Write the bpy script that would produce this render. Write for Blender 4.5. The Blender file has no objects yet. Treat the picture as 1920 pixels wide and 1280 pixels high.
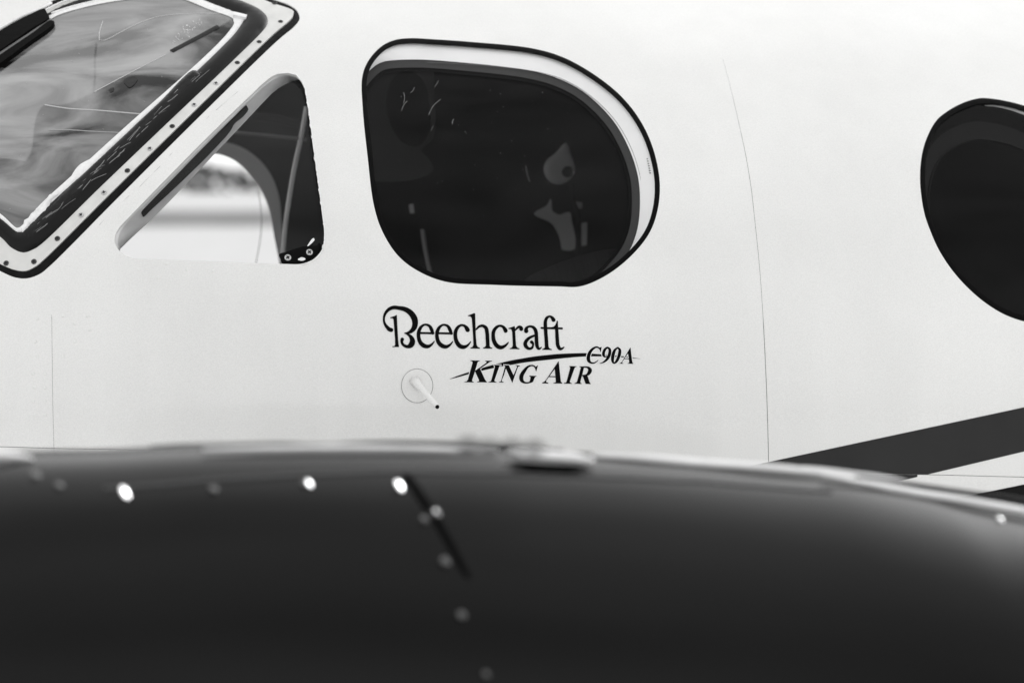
import bpy, math, random
import numpy as np
from mathutils import Vector, Matrix
from mathutils.geometry import delaunay_2d_cdt

random.seed(7)
S = bpy.context.scene
COL = S.collection

# ------------------------------------------------------------------ camera
YAW, PITCH = math.radians(11.0), math.radians(-3.8)
DIST, FPX = 4.5, 4500.0
FWD = Vector((math.sin(YAW) * math.cos(PITCH), math.cos(YAW) * math.cos(PITCH), math.sin(PITCH)))
TARGET = Vector((0.0, 0.03, 0.221))
CAM = TARGET - FWD * DIST
cam_data = bpy.data.cameras.new('camera')
cam = bpy.data.objects.new('camera', cam_data)
COL.objects.link(cam)
cam.location = CAM
cam.rotation_euler = FWD.to_track_quat('-Z', 'Y').to_euler()
cam_data.sensor_width = 36.0
cam_data.lens = 36.0 * FPX / 1920.0
cam_data.clip_start, cam_data.clip_end = 0.05, 5000.0
cam_data.dof.use_dof = True
cam_data.dof.focus_distance = DIST
cam_data.dof.aperture_fstop = 2.9
S.camera = cam
Q = cam.rotation_euler.to_matrix()
RIGHT = np.array(Q.col[0]); UP = np.array(Q.col[1]); FW = -np.array(Q.col[2])
C0 = np.array(CAM)

# ------------------------------------------------------------------ light
SUN_EL, SUN_AZ = math.radians(25), math.radians(38)      # azimuth measured from +X towards +Y
sdir = Vector((math.cos(SUN_EL) * math.cos(SUN_AZ), math.cos(SUN_EL) * math.sin(SUN_AZ), math.sin(SUN_EL)))
sun = bpy.data.lights.new('sun', 'SUN')
sun.energy = 0.5
sun.angle = math.radians(14)
sun_o = bpy.data.objects.new('sun', sun)
COL.objects.link(sun_o)
sun_o.rotation_euler = sdir.to_track_quat('Z', 'Y').to_euler()

w = bpy.data.worlds.new('World'); S.world = w; w.use_nodes = True
nt = w.node_tree; nt.nodes.clear()
wo = nt.nodes.new('ShaderNodeOutputWorld'); bg = nt.nodes.new('ShaderNodeBackground')
sky = nt.nodes.new('ShaderNodeTexSky'); sky.sky_type = 'NISHITA'; sky.sun_disc = False
sky.sun_elevation = SUN_EL
sky.sun_rotation = math.pi / 2 - SUN_AZ
sky.air_density = 1.0; sky.dust_density = 4.0
bw = nt.nodes.new('ShaderNodeRGBToBW')                       # the photograph is black and white
geo = nt.nodes.new('ShaderNodeTexCoord')
mp = nt.nodes.new('ShaderNodeMapping'); mp.inputs['Scale'].default_value = (1.0, 1.0, 1.3)
cl = nt.nodes.new('ShaderNodeTexNoise'); cl.inputs['Scale'].default_value = 1.7
cl.inputs['Detail'].default_value = 3; cl.inputs['Roughness'].default_value = 0.62
ramp = nt.nodes.new('ShaderNodeMapRange'); ramp.inputs['From Min'].default_value = 0.25
ramp.inputs['From Max'].default_value = 0.75
mixc = nt.nodes.new('ShaderNodeMix'); mixc.data_type = 'FLOAT'
mixc.inputs['B'].default_value = 9.5                          # lit cloud
L = nt.links
L.new(geo.outputs['Generated'], mp.inputs['Vector']); L.new(mp.outputs[0], cl.inputs['Vector'])
L.new(cl.outputs[0], ramp.inputs['Value']); L.new(ramp.outputs[0], mixc.inputs['Factor'])
L.new(sky.outputs[0], bw.inputs[0]); L.new(bw.outputs[0], mixc.inputs['A'])
L.new(mixc.outputs[0], bg.inputs['Color']); L.new(bg.outputs[0], wo.inputs['Surface'])
bg.inputs['Strength'].default_value = 0.15
S.view_settings.view_transform = 'Standard'; S.view_settings.look = 'None'
S.view_settings.exposure = 0.40; S.view_settings.gamma = 1.0

# ------------------------------------------------------------------ surfaces and projection
def rays(P):
    P = np.asarray(P, float).reshape(-1, 2)
    d = FW[None] + RIGHT[None] * ((P[:, 0:1] - 960) / FPX) + UP[None] * ((640 - P[:, 1:2]) / FPX)
    return d
def S_near(x, z):                       # the near flank of the fuselage: y as a function of x and z
    return 0.30 * (np.abs(z) / 0.675) ** 2.5 + 0.30 * np.maximum(0, -0.38 - x) ** 2
def S_far(x, z):
    return 1.62 - 0.30 * (np.abs(z) / 0.675) ** 2.5 - 0.30 * np.maximum(0, -0.38 - x) ** 2
def shifted(surf, d): return lambda x, z: surf(x, z) + d
def plane(y): return lambda x, z: y + 0 * x
def hit(P, surf, lo=2.0, hi=9.0):
    d = rays(P); a = np.full(len(d), lo); b = np.full(len(d), hi)
    def f(t):
        q = C0 + d * t[:, None]
        return q[:, 1] - surf(q[:, 0], q[:, 2])
    # march first so the nearest crossing is the one found
    n = 60; ts = np.linspace(lo, hi, n)
    prev = f(a); found = np.zeros(len(d), bool); A = a.copy(); B = b.copy()
    for i in range(1, n):
        t = np.full(len(d), ts[i]); cur = f(t)
        m = (~found) & (prev < 0) & (cur >= 0)
        A[m] = ts[i - 1]; B[m] = ts[i]; found |= m; prev = cur
    for _ in range(44):
        m = 0.5 * (A + B); g = f(m) < 0
        A = np.where(g, m, A); B = np.where(g, B, m)
    return C0 + d * (0.5 * (A + B))[:, None]
def normals(Q_, surf):
    e = 1e-4; x, z = Q_[:, 0], Q_[:, 2]
    sx = (surf(x + e, z) - surf(x - e, z)) / (2 * e); sz = (surf(x, z + e) - surf(x, z - e)) / (2 * e)
    n = np.stack([sx, -np.ones_like(sx), sz], 1)
    return n / np.linalg.norm(n, axis=1)[:, None]
def put(P, surf, off=0.0):
    q = hit(P, surf)
    return q + normals(q, surf) * (np.asarray(off).reshape(-1, 1) if np.ndim(off) else off)

def smooth(pts, step=5.0, closed=True):
    p = np.asarray(pts, float); n = len(p); out = []
    rng = n if closed else n - 1
    for i in range(rng):
        if closed: a, b, c, d = p[i - 1], p[i], p[(i + 1) % n], p[(i + 2) % n]
        else: a, b, c, d = p[max(i - 1, 0)], p[i], p[i + 1], p[min(i + 2, n - 1)]
        L1 = np.linalg.norm(c[:2] - b[:2]); k = max(1, int(L1 / step))
        # centripetal Catmull-Rom: no overshoot at tight corners
        def tj(t, u, v): return t + max(np.linalg.norm(v - u), 1e-6) ** 0.5
        t0 = 0.; t1 = tj(t0, a, b); t2 = tj(t1, b, c); t3 = tj(t2, c, d)
        for j in range(k):
            t = t1 + (t2 - t1) * j / k
            A1 = (t1 - t) / (t1 - t0) * a + (t - t0) / (t1 - t0) * b
            A2 = (t2 - t) / (t2 - t1) * b + (t - t1) / (t2 - t1) * c
            A3 = (t3 - t) / (t3 - t2) * c + (t - t2) / (t3 - t2) * d
            B1 = (t2 - t) / (t2 - t0) * A1 + (t - t0) / (t2 - t0) * A2
            B2 = (t3 - t) / (t3 - t1) * A2 + (t - t1) / (t3 - t1) * A3
            out.append((t2 - t) / (t2 - t1) * B1 + (t - t1) / (t2 - t1) * B2)
    if not closed: out.append(p[-1])
    return np.array(out)
def area(p):
    x, y = p[:, 0], p[:, 1]
    return 0.5 * np.sum(x * np.roll(y, -1) - np.roll(x, -1) * y)
def inset(loop, d):
    p = np.asarray(loop, float); t = np.roll(p, -1, 0) - np.roll(p, 1, 0)
    t /= np.linalg.norm(t, axis=1)[:, None] + 1e-9
    n = np.stack([-t[:, 1], t[:, 0]], 1) * (1 if area(p) > 0 else -1)
    return p + n * d
def inside(P, loop):
    x, y = P[:, 0], P[:, 1]; c = np.zeros(len(P), bool); n = len(loop)
    for i in range(n):
        x1, y1 = loop[i]; x2, y2 = loop[(i + 1) % n]
        if y1 == y2: continue
        m = ((y1 > y) != (y2 > y)) & (x < (x2 - x1) * (y - y1) / (y2 - y1) + x1)
        c ^= m
    return c
def dist_to(P, loops):
    best = np.full(len(P), 1e9)
    for lp in loops:
        a = lp; b = np.roll(lp, -1, 0)
        for i in range(len(a)):
            ab = b[i] - a[i]; L2 = ab @ ab + 1e-12
            t = np.clip(((P - a[i]) @ ab) / L2, 0, 1)
            best = np.minimum(best, np.linalg.norm(P - (a[i] + t[:, None] * ab), axis=1))
    return best
def triang(loops, grid):
    V = [Vector(map(float, g)) for g in grid]; E = []
    for lp in loops:
        k = len(V); n = len(lp)
        V += [Vector(map(float, q)) for q in lp]
        E += [(k + i, k + (i + 1) % n) for i in range(n)]
    r = delaunay_2d_cdt(V, E, [], 0, 1e-4)
    return np.array([v[:] for v in r[0]]), np.array([f[:] for f in r[2]])

# ------------------------------------------------------------------ object helpers
def mesh_obj(name, V, Fc, mat, parent=None, sm=True, nrm=None, kind=None, label=None):
    me = bpy.data.meshes.new(name)
    me.from_pydata([tuple(map(float, v)) for v in V], [], [tuple(map(int, f)) for f in Fc])
    me.polygons.foreach_set('use_smooth', [sm] * len(me.polygons))
    me.update()
    if nrm is not None: me.normals_split_custom_set_from_vertices([tuple(map(float, n)) for n in nrm])
    for m in (mat if isinstance(mat, (list, tuple)) else [mat]): me.materials.append(m)
    o = bpy.data.objects.new(name, me); COL.objects.link(o)
    if parent: o.parent = parent
    if kind: o['kind'] = kind
    if label: o['label'] = label
    return o
def compact(V, T):
    u, inv = np.unique(T.ravel(), return_inverse=True)
    return V[u], inv.reshape(T.shape), u
def orient(V3, T, nref):
    a, b, c = V3[T[:, 0]], V3[T[:, 1]], V3[T[:, 2]]
    m = np.einsum('ij,ij->i', np.cross(b - a, c - a), nref[T[:, 0]]) < 0
    T = T.copy(); T[m] = T[m][:, ::-1]
    return T
def pad(name, outer, holes, surf, mat, parent, off=0.001, H=0.0, edge=8, step=8, skirt=0.0, rough=0, label=None, keep_n=True):
    """a sheet bounded by loops that lies on a surface, optionally swelling to height H, with a skirt down to the surface"""
    outer = np.asarray(outer, float); holes = [np.asarray(h, float) for h in holes]
    lo, hi = outer.min(0), outer.max(0)
    gx, gy = np.meshgrid(np.arange(lo[0] + step / 2, hi[0], step), np.arange(lo[1] + step / 2, hi[1], step))
    G = np.stack([gx.ravel(), gy.ravel()], 1)
    if len(G):
        m = inside(G, outer)
        for h in holes: m &= ~inside(G, h)
        G = G[m]
    if len(G): G = G[dist_to(G, [outer] + holes) > step * 0.35]
    V2, T = triang([outer] + holes, G)
    cen = V2[T].mean(1); m = inside(cen, outer)
    for h in holes: m &= ~inside(cen, h)
    T = T[m]; V2, T, _ = compact(V2, T)
    d = dist_to(V2, [outer] + holes) if H else np.zeros(len(V2))
    tt = np.clip(d / edge, 0, 1)
    h = off + H * np.sqrt(np.clip(1 - (1 - tt) ** 2, 0, 1))
    if rough: h = h + np.array([rough * random.uniform(-1, 1) if dd > 0.5 else 0 for dd in d])
    q = hit(V2, surf); n = normals(q, surf); V3 = q + n * h[:, None]
    T = orient(V3, T, n)
    if skirt:
        base = len(V3); V3 = np.vstack([V3, q - n * skirt])
        es = {}
        for t in T:
            for i in range(3):
                e = (t[i], t[(i + 1) % 3]); es[e] = 1
        F2 = [(b, a, a + base, b + base) for (a, b) in es if (b, a) not in es]
        faces = [tuple(t) for t in T] + F2
        V3c, mp_ = V3, None
        used = sorted({i for f in faces for i in f}); ix = {k: i for i, k in enumerate(used)}
        faces = [tuple(ix[i] for i in f) for f in faces]
        return mesh_obj(name, V3[used], faces, mat, parent, sm=bool(H), label=label)
    return mesh_obj(name, V3, T, mat, parent, sm=True, nrm=(n if (not H and keep_n) else None), label=label)
def ruled(name, A, B, surfA, surfB, mat, parent, n=160, mid=None, label=None, flip=False, sx=0.0):
    """the wall between two loops, matched by angle about the centre"""
    A = np.asarray(A, float); B = np.asarray(B, float); c = A.mean(0)
    def by_angle(P):
        th = np.arctan2(P[:, 1] - c[1], P[:, 0] - c[0]); o = np.argsort(th); th = th[o]; P = P[o]
        th = np.concatenate([th - 2 * np.pi, th, th + 2 * np.pi]); PP = np.vstack([P] * 3)
        t = np.linspace(-np.pi, np.pi, n, endpoint=False)
        return np.stack([np.interp(t, th, PP[:, 0]), np.interp(t, th, PP[:, 1])], 1)
    a = put(by_angle(A), surfA, 0); b = put(by_angle(B), surfB, 0); V = [a]; k = 6
    for i in range(1, k): V.append(a + (b - a) * i / k)
    V.append(b); V = np.vstack(V); Fc = []
    for j in range(k):
        for i in range(n):
            i2 = (i + 1) % n
            Fc.append((j * n + i, j * n + i2, (j + 1) * n + i2, (j + 1) * n + i))
    return mesh_obj(name, V, Fc, mat, parent, label=label)
def tube(name, pts, r, mat, parent, seg=10, label=None, cap=True):
    pts = [Vector(p) for p in pts]; rr = r if isinstance(r, (list, tuple)) else [r] * len(pts)
    V, Fc = [], []; prev = None
    for i, p in enumerate(pts):
        t = (pts[min(i + 1, len(pts) - 1)] - pts[max(i - 1, 0)]).normalized()
        a = t.orthogonal().normalized() if prev is None else (prev - t * prev.dot(t)).normalized()
        prev = a; b = t.cross(a)
        for k in range(seg):
            an = 2 * math.pi * k / seg
            V.append(p + (a * math.cos(an) + b * math.sin(an)) * rr[i])
    for i in range(len(pts) - 1):
        for k in range(seg):
            k2 = (k + 1) % seg
            Fc.append((i * seg + k, i * seg + k2, (i + 1) * seg + k2, (i + 1) * seg + k))
    if cap:
        Fc.append(tuple(range(seg))[::-1]); Fc.append(tuple((len(pts) - 1) * seg + k for k in range(seg)))
    return mesh_obj(name, V, Fc, mat, parent, label=label)
def wire(name, px, r, surf, mat, parent, step=10, **k):
    p = smooth(px, step, closed=False)
    return tube(name, put(p, surf, 0), r, mat, parent, **k)
def part(name, parent, label=None):
    o = bpy.data.objects.new(name, None); COL.objects.link(o); o.parent = parent
    if label: o['label'] = label
    return o

# ------------------------------------------------------------------ materials (greys only)
def pm(name, v, rough=0.5, metal=0.0, coat=0.0, bump=0.0, bscale=60.0, var=0.0, vscale=8.0, spec=0.5, detail=4, stretch=None, hue=(1, 1, 1)):
    m = bpy.data.materials.new(name); m.use_nodes = True; t = m.node_tree; p = t.nodes['Principled BSDF']
    p.inputs['Base Color'].default_value = (v * hue[0], v * hue[1], v * hue[2], 1); p.inputs['Roughness'].default_value = rough
    p.inputs['Metallic'].default_value = metal; p.inputs['Coat Weight'].default_value = coat
    p.inputs['Coat Roughness'].default_value = 0.06; p.inputs['Specular IOR Level'].default_value = spec
    tc = t.nodes.new('ShaderNodeTexCoord'); src = tc.outputs['Object']
    if stretch:
        ma = t.nodes.new('ShaderNodeMapping'); ma.inputs['Scale'].default_value = stretch
        t.links.new(src, ma.inputs['Vector']); src = ma.outputs[0]
    if var:
        n = t.nodes.new('ShaderNodeTexNoise'); n.inputs['Scale'].default_value = vscale; n.inputs['Detail'].default_value = detail
        r = t.nodes.new('ShaderNodeMapRange'); r.inputs['From Min'].default_value = 0.3; r.inputs['From Max'].default_value = 0.7
        r.inputs['To Min'].default_value = v * (1 - var); r.inputs['To Max'].default_value = v * (1 + var)
        cc = t.nodes.new('ShaderNodeCombineColor')
        t.links.new(src, n.inputs['Vector']); t.links.new(n.outputs[0], r.inputs['Value'])
        for i in range(3):
            if hue[i] == 1: t.links.new(r.outputs[0], cc.inputs[i])
            else:
                mu = t.nodes.new('ShaderNodeMath'); mu.operation = 'MULTIPLY'; mu.inputs[1].default_value = hue[i]
                t.links.new(r.outputs[0], mu.inputs[0]); t.links.new(mu.outputs[0], cc.inputs[i])
        t.links.new(cc.outputs[0], p.inputs['Base Color'])
    if bump:
        n = t.nodes.new('ShaderNodeTexNoise'); n.inputs['Scale'].default_value = bscale; n.inputs['Detail'].default_value = detail
        b = t.nodes.new('ShaderNodeBump'); b.inputs['Strength'].default_value = 1.0; b.inputs['Distance'].default_value = bump
        t.links.new(src, n.inputs['Vector']); t.links.new(n.outputs[0], b.inputs['Height']); t.links.new(b.outputs[0], p.inputs['Normal'])
    return m
WARM = (1.0, 1.0, 0.975)
def paint_white():
    m = pm('white_paint', 0.80, rough=0.35, coat=0.5, hue=WARM)
    t = m.node_tree; p = t.nodes['Principled BSDF']; N = t.nodes.new
    tc = N('ShaderNodeTexCoord')
    # faint grime: broad mottling, vertical rain streaks, fine speckle
    ma = N('ShaderNodeMapping'); ma.inputs['Scale'].default_value = (14, 14, 1.1)
    n1 = N('ShaderNodeTexNoise'); n1.inputs['Scale'].default_value = 1.0; n1.inputs['Detail'].default_value = 5
    n2 = N('ShaderNodeTexNoise'); n2.inputs['Scale'].default_value = 1.8; n2.inputs['Detail'].default_value = 4
    n3 = N('ShaderNodeTexNoise'); n3.inputs['Scale'].default_value = 420.0; n3.inputs['Detail'].default_value = 3; n3.inputs['Roughness'].default_value = 0.7
    t.links.new(tc.outputs['Object'], ma.inputs['Vector']); t.links.new(ma.outputs[0], n1.inputs['Vector'])
    t.links.new(tc.outputs['Object'], n2.inputs['Vector']); t.links.new(tc.outputs['Object'], n3.inputs['Vector'])
    def mr(src, a, b, lo=0.3, hi=0.7):
        r = N('ShaderNodeMapRange'); r.inputs['From Min'].default_value = lo; r.inputs['From Max'].default_value = hi
        r.inputs['To Min'].default_value = a; r.inputs['To Max'].default_value = b
        t.links.new(src, r.inputs['Value']); return r.outputs[0]
    def mul(a, b):
        q = N('ShaderNodeMath'); q.operation = 'MULTIPLY'
        for i, s in enumerate((a, b)):
            if isinstance(s, float): q.inputs[i].default_value = s
            else: t.links.new(s, q.inputs[i])
        return q.outputs[0]
    g = mul(mul(mr(n1.outputs[0], 0.965, 1.0), mr(n2.outputs[0], 0.93, 1.0)), mr(n3.outputs[0], 0.92, 1.06))
    g = mul(g, 0.80)
    cc = N('ShaderNodeCombineColor')
    for i in range(2): t.links.new(g, cc.inputs[i])
    t.links.new(mul(g, 0.985), cc.inputs[2])
    t.links.new(cc.outputs[0], p.inputs['Base Color'])
    n4 = N('ShaderNodeTexNoise'); n4.inputs['Scale'].default_value = 5.0; n4.inputs['Detail'].default_value = 2
    b = N('ShaderNodeBump'); b.inputs['Strength'].default_value = 1; b.inputs['Distance'].default_value = 0.0016
    t.links.new(tc.outputs['Object'], n4.inputs['Vector']); t.links.new(n4.outputs[0], b.inputs['Height'])
    t.links.new(b.outputs[0], p.inputs['Normal']); t.links.new(b.outputs[0], p.inputs['Coat Normal'])
    return m
M_white = paint_white()
M_reveal = pm('reveal_paint', 0.90, 0.45, var=0.03, vscale=12)
M_reveal_grey = pm('grey_reveal', 0.70, 0.5, var=0.10, vscale=9, stretch=(1, 1, 4))
M_strip = pm('bare_metal_strip', 0.66, 0.45, metal=0.0, var=0.07, vscale=30, bump=0.0006, bscale=40, hue=WARM)
M_seal = pm('black_sealant', 0.004, 0.6, bump=0.001, bscale=80, spec=0.04)
M_groove = pm('groove_sealant', 0.007, 0.6, spec=0.08, bump=0.002, bscale=90, var=0.4, vscale=60)
M_rubber = pm('weathered_rubber', 0.006, 0.36, var=0.5, vscale=6, bump=0.0012, bscale=14, spec=0.16)
M_crink = pm('crinkled_tape', 0.005, 0.22, bump=0.006, bscale=22, spec=0.22, detail=7)
M_bead = pm('white_sealant_bead', 0.82, 0.5, bump=0.002, bscale=120, var=0.06, vscale=90)
M_ink = pm('black_vinyl', 0.0040, 0.6, spec=0.03)
M_halo = pm('white_vinyl', 0.80, 0.4, spec=0.3)
M_stripe = pm('charcoal_paint', 0.029, 0.45, spec=0.12, var=0.15, vscale=5)
M_stripe2 = pm('black_paint', 0.005, 0.4, spec=0.1)
M_seam = pm('seam_filler', 0.10, 0.7, var=0.8, vscale=40)
M_faint = pm('faint_scratch', 0.45, 0.6, var=0.5, vscale=60)
M_screw = pm('screw_steel', 0.50, 0.35, metal=0.3, var=0.2, vscale=200)
M_screw_dk = pm('rusted_screw', 0.05, 0.5, metal=0.3, var=0.4, vscale=200)
M_slot = pm('screw_recess', 0.006, 0.8)
M_glint = pm('polished_fastener', 0.85, 0.12, metal=1.0)
M_dull = pm('painted_fastener', 0.05, 0.25, coat=0.3)
M_dark = pm('dark_lining', 0.012, 0.85)
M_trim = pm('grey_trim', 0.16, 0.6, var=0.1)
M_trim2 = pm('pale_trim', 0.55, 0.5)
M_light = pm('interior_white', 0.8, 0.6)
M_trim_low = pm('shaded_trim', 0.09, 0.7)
M_ringm = pm('bright_ring', 0.9, 0.25)
M_seat = pm('seat_cloth', 0.045, 0.9, bump=0.01, bscale=1, stretch=(160, 10, 10), var=0.25, vscale=1)
M_nac = pm('nacelle_paint', 0.0028, 0.22, var=0.15, vscale=3, spec=0.15)
M_nac_white = pm('nacelle_white', 0.78, 0.35, coat=0.4, var=0.15, vscale=10)
M_gap = pm('panel_gap', 0.004, 0.6)
def glass(name, tint, refl, haze=0.0, hazev=0.6, rough=0.02, scratch=0.0):
    m = bpy.data.materials.new(name); m.use_nodes = True; t = m.node_tree; t.nodes.clear(); N = t.nodes.new
    o = N('ShaderNodeOutputMaterial'); tr = N('ShaderNodeBsdfTransparent'); tr.inputs[0].default_value = (tint, tint, tint, 1)
    gl = N('ShaderNodeBsdfGlossy'); gl.inputs['Roughness'].default_value = rough; gl.inputs[0].default_value = (1, 1, 1, 1)
    fr = N('ShaderNodeFresnel'); fr.inputs[0].default_value = 1.45
    ad = N('ShaderNodeMath'); ad.operation = 'MULTIPLY_ADD'; ad.inputs[1].default_value = refl[0]; ad.inputs[2].default_value = refl[1]
    mx = N('ShaderNodeMixShader'); t.links.new(fr.outputs[0], ad.inputs[0]); t.links.new(ad.outputs[0], mx.inputs[0])
    t.links.new(tr.outputs[0], mx.inputs[1]); t.links.new(gl.outputs[0], mx.inputs[2]); out = mx.outputs[0]
    if haze:
        df = N('ShaderNodeBsdfDiffuse'); df.inputs[0].default_value = (hazev, hazev, hazev, 1)
        m2 = N('ShaderNodeMixShader'); tc = N('ShaderNodeTexCoord')
        n = N('ShaderNodeTexNoise'); n.inputs['Scale'].default_value = 6.5; n.inputs['Detail'].default_value = 8; n.inputs['Distortion'].default_value = 0.8
        ma = N('ShaderNodeMapping'); ma.inputs['Rotation'].default_value = (0, math.radians(40), 0); ma.inputs['Scale'].default_value = (0.7, 1, 2.0)
        r = N('ShaderNodeMapRange'); r.inputs['From Min'].default_value = 0.36; r.inputs['From Max'].default_value = 0.66
        r.inputs['To Min'].default_value = haze * 0.05; r.inputs['To Max'].default_value = haze * 2.3
        t.links.new(tc.outputs['Object'], ma.inputs[0]); t.links.new(ma.outputs[0], n.inputs['Vector']); t.links.new(n.outputs[0], r.inputs['Value'])
        t.links.new(r.outputs[0], m2.inputs[0]); t.links.new(out, m2.inputs[1]); t.links.new(df.outputs[0], m2.inputs[2]); out = m2.outputs[0]
    t.links.new(out, o.inputs[0])
    return m
M_gl_wind = glass('hazed_acrylic', 0.12, (0.8, 0.01), haze=0.20, hazev=0.7)  # old acrylic haze, with cloud reflections painted into its mottling
M_gl_tri = glass('clear_acrylic', 0.93, (0.5, 0.0))
M_gl_side = glass('tinted_acrylic', 0.45, (0.08, 0.0), haze=0.0035, hazev=0.7)
M_gl_out = glass('outer_acrylic', 0.97, (0.14, 0.0))
M_scr = pm('acrylic_scratch', 0.35, 0.5)

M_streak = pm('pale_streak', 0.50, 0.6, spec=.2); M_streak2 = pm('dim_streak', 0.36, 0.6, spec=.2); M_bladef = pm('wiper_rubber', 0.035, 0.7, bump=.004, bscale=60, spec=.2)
# ------------------------------------------------------------------ setting
def ground():
    n = 40; V, Fc = [], []
    R = 2500.0
    for j in range(n + 1):
        for i in range(n + 1): V.append((-R + 2 * R * i / n, -R + 2 * R * j / n, -1.75))
    for j in range(n):
        for i in range(n): Fc.append((j * (n + 1) + i, j * (n + 1) + i + 1, (j + 1) * (n + 1) + i + 1, (j + 1) * (n + 1) + i))
    return mesh_obj('apron_ground', V, Fc, pm('pale_concrete', 0.55, 0.85, var=0.06, vscale=0.6), kind='structure')
ground()
def strip_ground(name, y0, y1, mat, z):
    V = [(-900, y0, z), (900, y0, z), (900, y1, z), (-900, y1, z)]
    return mesh_obj(name, V, [(0, 1, 2, 3)], mat, kind='structure')
strip_ground('grass_strip', 118, 190, pm('dry_grass', 0.16, 0.9, var=0.3, vscale=0.3), -1.745)
strip_ground('bounce_pad', -40, 45, pm('bounce_concrete', 0.86, 0.85, var=0.05, vscale=0.8), -1.746)  # added unseen slab, kept pale to bounce light onto the lower flank
def hedge():
    V, Fc = [], []; rnd = random.Random(3)
    for k in range(5200):
        x = rnd.uniform(-260, 420); y = rnd.uniform(500, 530); h = 4.4 + 1.2 * math.sin(x * 0.07) + rnd.uniform(-0.6, 0.9)
        z = -1.75 + h * rnd.random() ** 0.7; s = rnd.uniform(0.5, 1.3)
        a = rnd.uniform(0, 6.28); b = len(V); d = Vector((math.cos(a), math.sin(a), rnd.uniform(-.4, .4))) * s; u = Vector((rnd.uniform(-.3, .3), rnd.uniform(-.3, .3), 1)) * s
        c = Vector((x, y, z)); V += [c - d - u * .5, c + d - u * .6, c + d * .7 + u * .6, c - d * .6 + u * .5]; Fc.append((b, b + 1, b + 2, b + 3))
    return mesh_obj('distant_trees', V, Fc, pm('dark_foliage', 0.06, 0.9), sm=False, kind='stuff')
hedge()

# ------------------------------------------------------------------ the aeroplane
plane_o = bpy.data.objects.new('airplane', None); COL.objects.link(plane_o)
plane_o['label'] = 'white twin turboprop airplane seen close from the side over its dark engine nacelle'
plane_o['category'] = 'airplane'
AP = plane_o

W0 = smooth([(430,-45),(508,-3),(541,9),(557,20),(562,35),(554,48),(520,77),(380,213),(220,372),(92,500),(74,514),(50,522),(28,520),(2,509),(-120,445),(-250,375),(-300,330),(-290,270),(-220,190),(-100,110),(0,56),(60,22),(112,-5),(200,-35),(330,-57)])
W1 = smooth([(425,-33),(500,3),(551,23),(549,32),(510,67),(368,205),(208,362),(82,487),(66,500),(48,508),(28,506),(5,497),(-115,433),(-240,365),(-285,325),(-275,275),(-210,200),(-95,122),(2,66),(62,32),(115,4),(200,-25),(330,-46)])
W2 = smooth([(330,-38),(395,-20),(440,-2),(470,10),(490,21),(501,34),(502,46),(494,58),(440,112),(300,245),(190,350),(78,458),(63,468),(44,474),(22,465),(0,444),(-110,385),(-220,330),(-255,305),(-245,275),(-190,215),(-85,135),(5,78),(64,42),(118,12),(200,-14)])
W3 = smooth([(330,-14),(400,10),(452,31),(458,36),(454,44),(440,64),(415,90),(366,137),(250,240),(143,338),(84,392),(40,435),(33,435),(0,409),(-90,355),(-190,305),(-222,290),(-210,272),(-170,225),(-75,150),(8,88),(66,50),(100,28),(150,12),(220,-2)])
W4 = smooth([(322,-5),(394,20),(437,37),(439,45),(428,62),(406,86),(358,131),(242,233),(135,330),(77,383),(37,427),(32,428),(2,402),(-85,348),(-182,300),(-211,288),(-202,272),(-163,228),(-70,155),(12,94),(70,56),(103,33),(152,17),(222,3)])
T0 = smooth([(529,137),(547,138),(560,144),(570,160),(579,211),(593,318),(606,410),(609,443),(606,462),(598,476),(583,489),(562,495),(540,495),(413,490),(300,486),(246,483),(228,474),(217,460),(215,445),(223,428),(246,403),(310,337),(383,263),(462,186),(495,155),(511,143)], 4)
T1 = smooth([(226,484),(221,474),(228,464),(291,405),(389,303),(462,226),(493,193),(515,171),(540,156),(566,150),(582,168),(590,215),(604,320),(618,410),(622,450),(612,490),(565,512),(413,505),(246,500)], 4)
S0 = smooth([(770,72),(811,74),(884,79),(998,91),(1054,107),(1111,138),(1164,180),(1201,227),(1225,280),(1237,341),(1233,394),(1217,438),(1180,483),(1132,519),(1087,537),(1046,537),(924,534),(835,528),(782,507),(746,479),(717,434),(701,385),(689,292),(680,203),(679,146),(689,117),(713,89),(738,76)])
S1 = inset(S0, 9.5)
S2 = smooth([(668,165),(680,147),(698,128),(716,117),(770,112),(860,117),(1000,134),(1055,151),(1100,177),(1150,227),(1180,280),(1196,330),(1200,380),(1195,430),(1180,470),(1158,500),(1120,535),(1060,556),(900,556),(800,548),(740,522),(700,470),(678,400),(662,300),(654,220)])
half = [(1845,184),(1820,188),(1798,196.5),(1776,209),(1755,227),(1733,272),(1725,328),(1732,395),(1746,437),(1764,475),(1798,522),(1848,568),(1899,596)]
R0 = smooth(half + [(3824 - x, 796 - y) for x, y in half])
R1 = inset(R0, 10)

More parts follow.
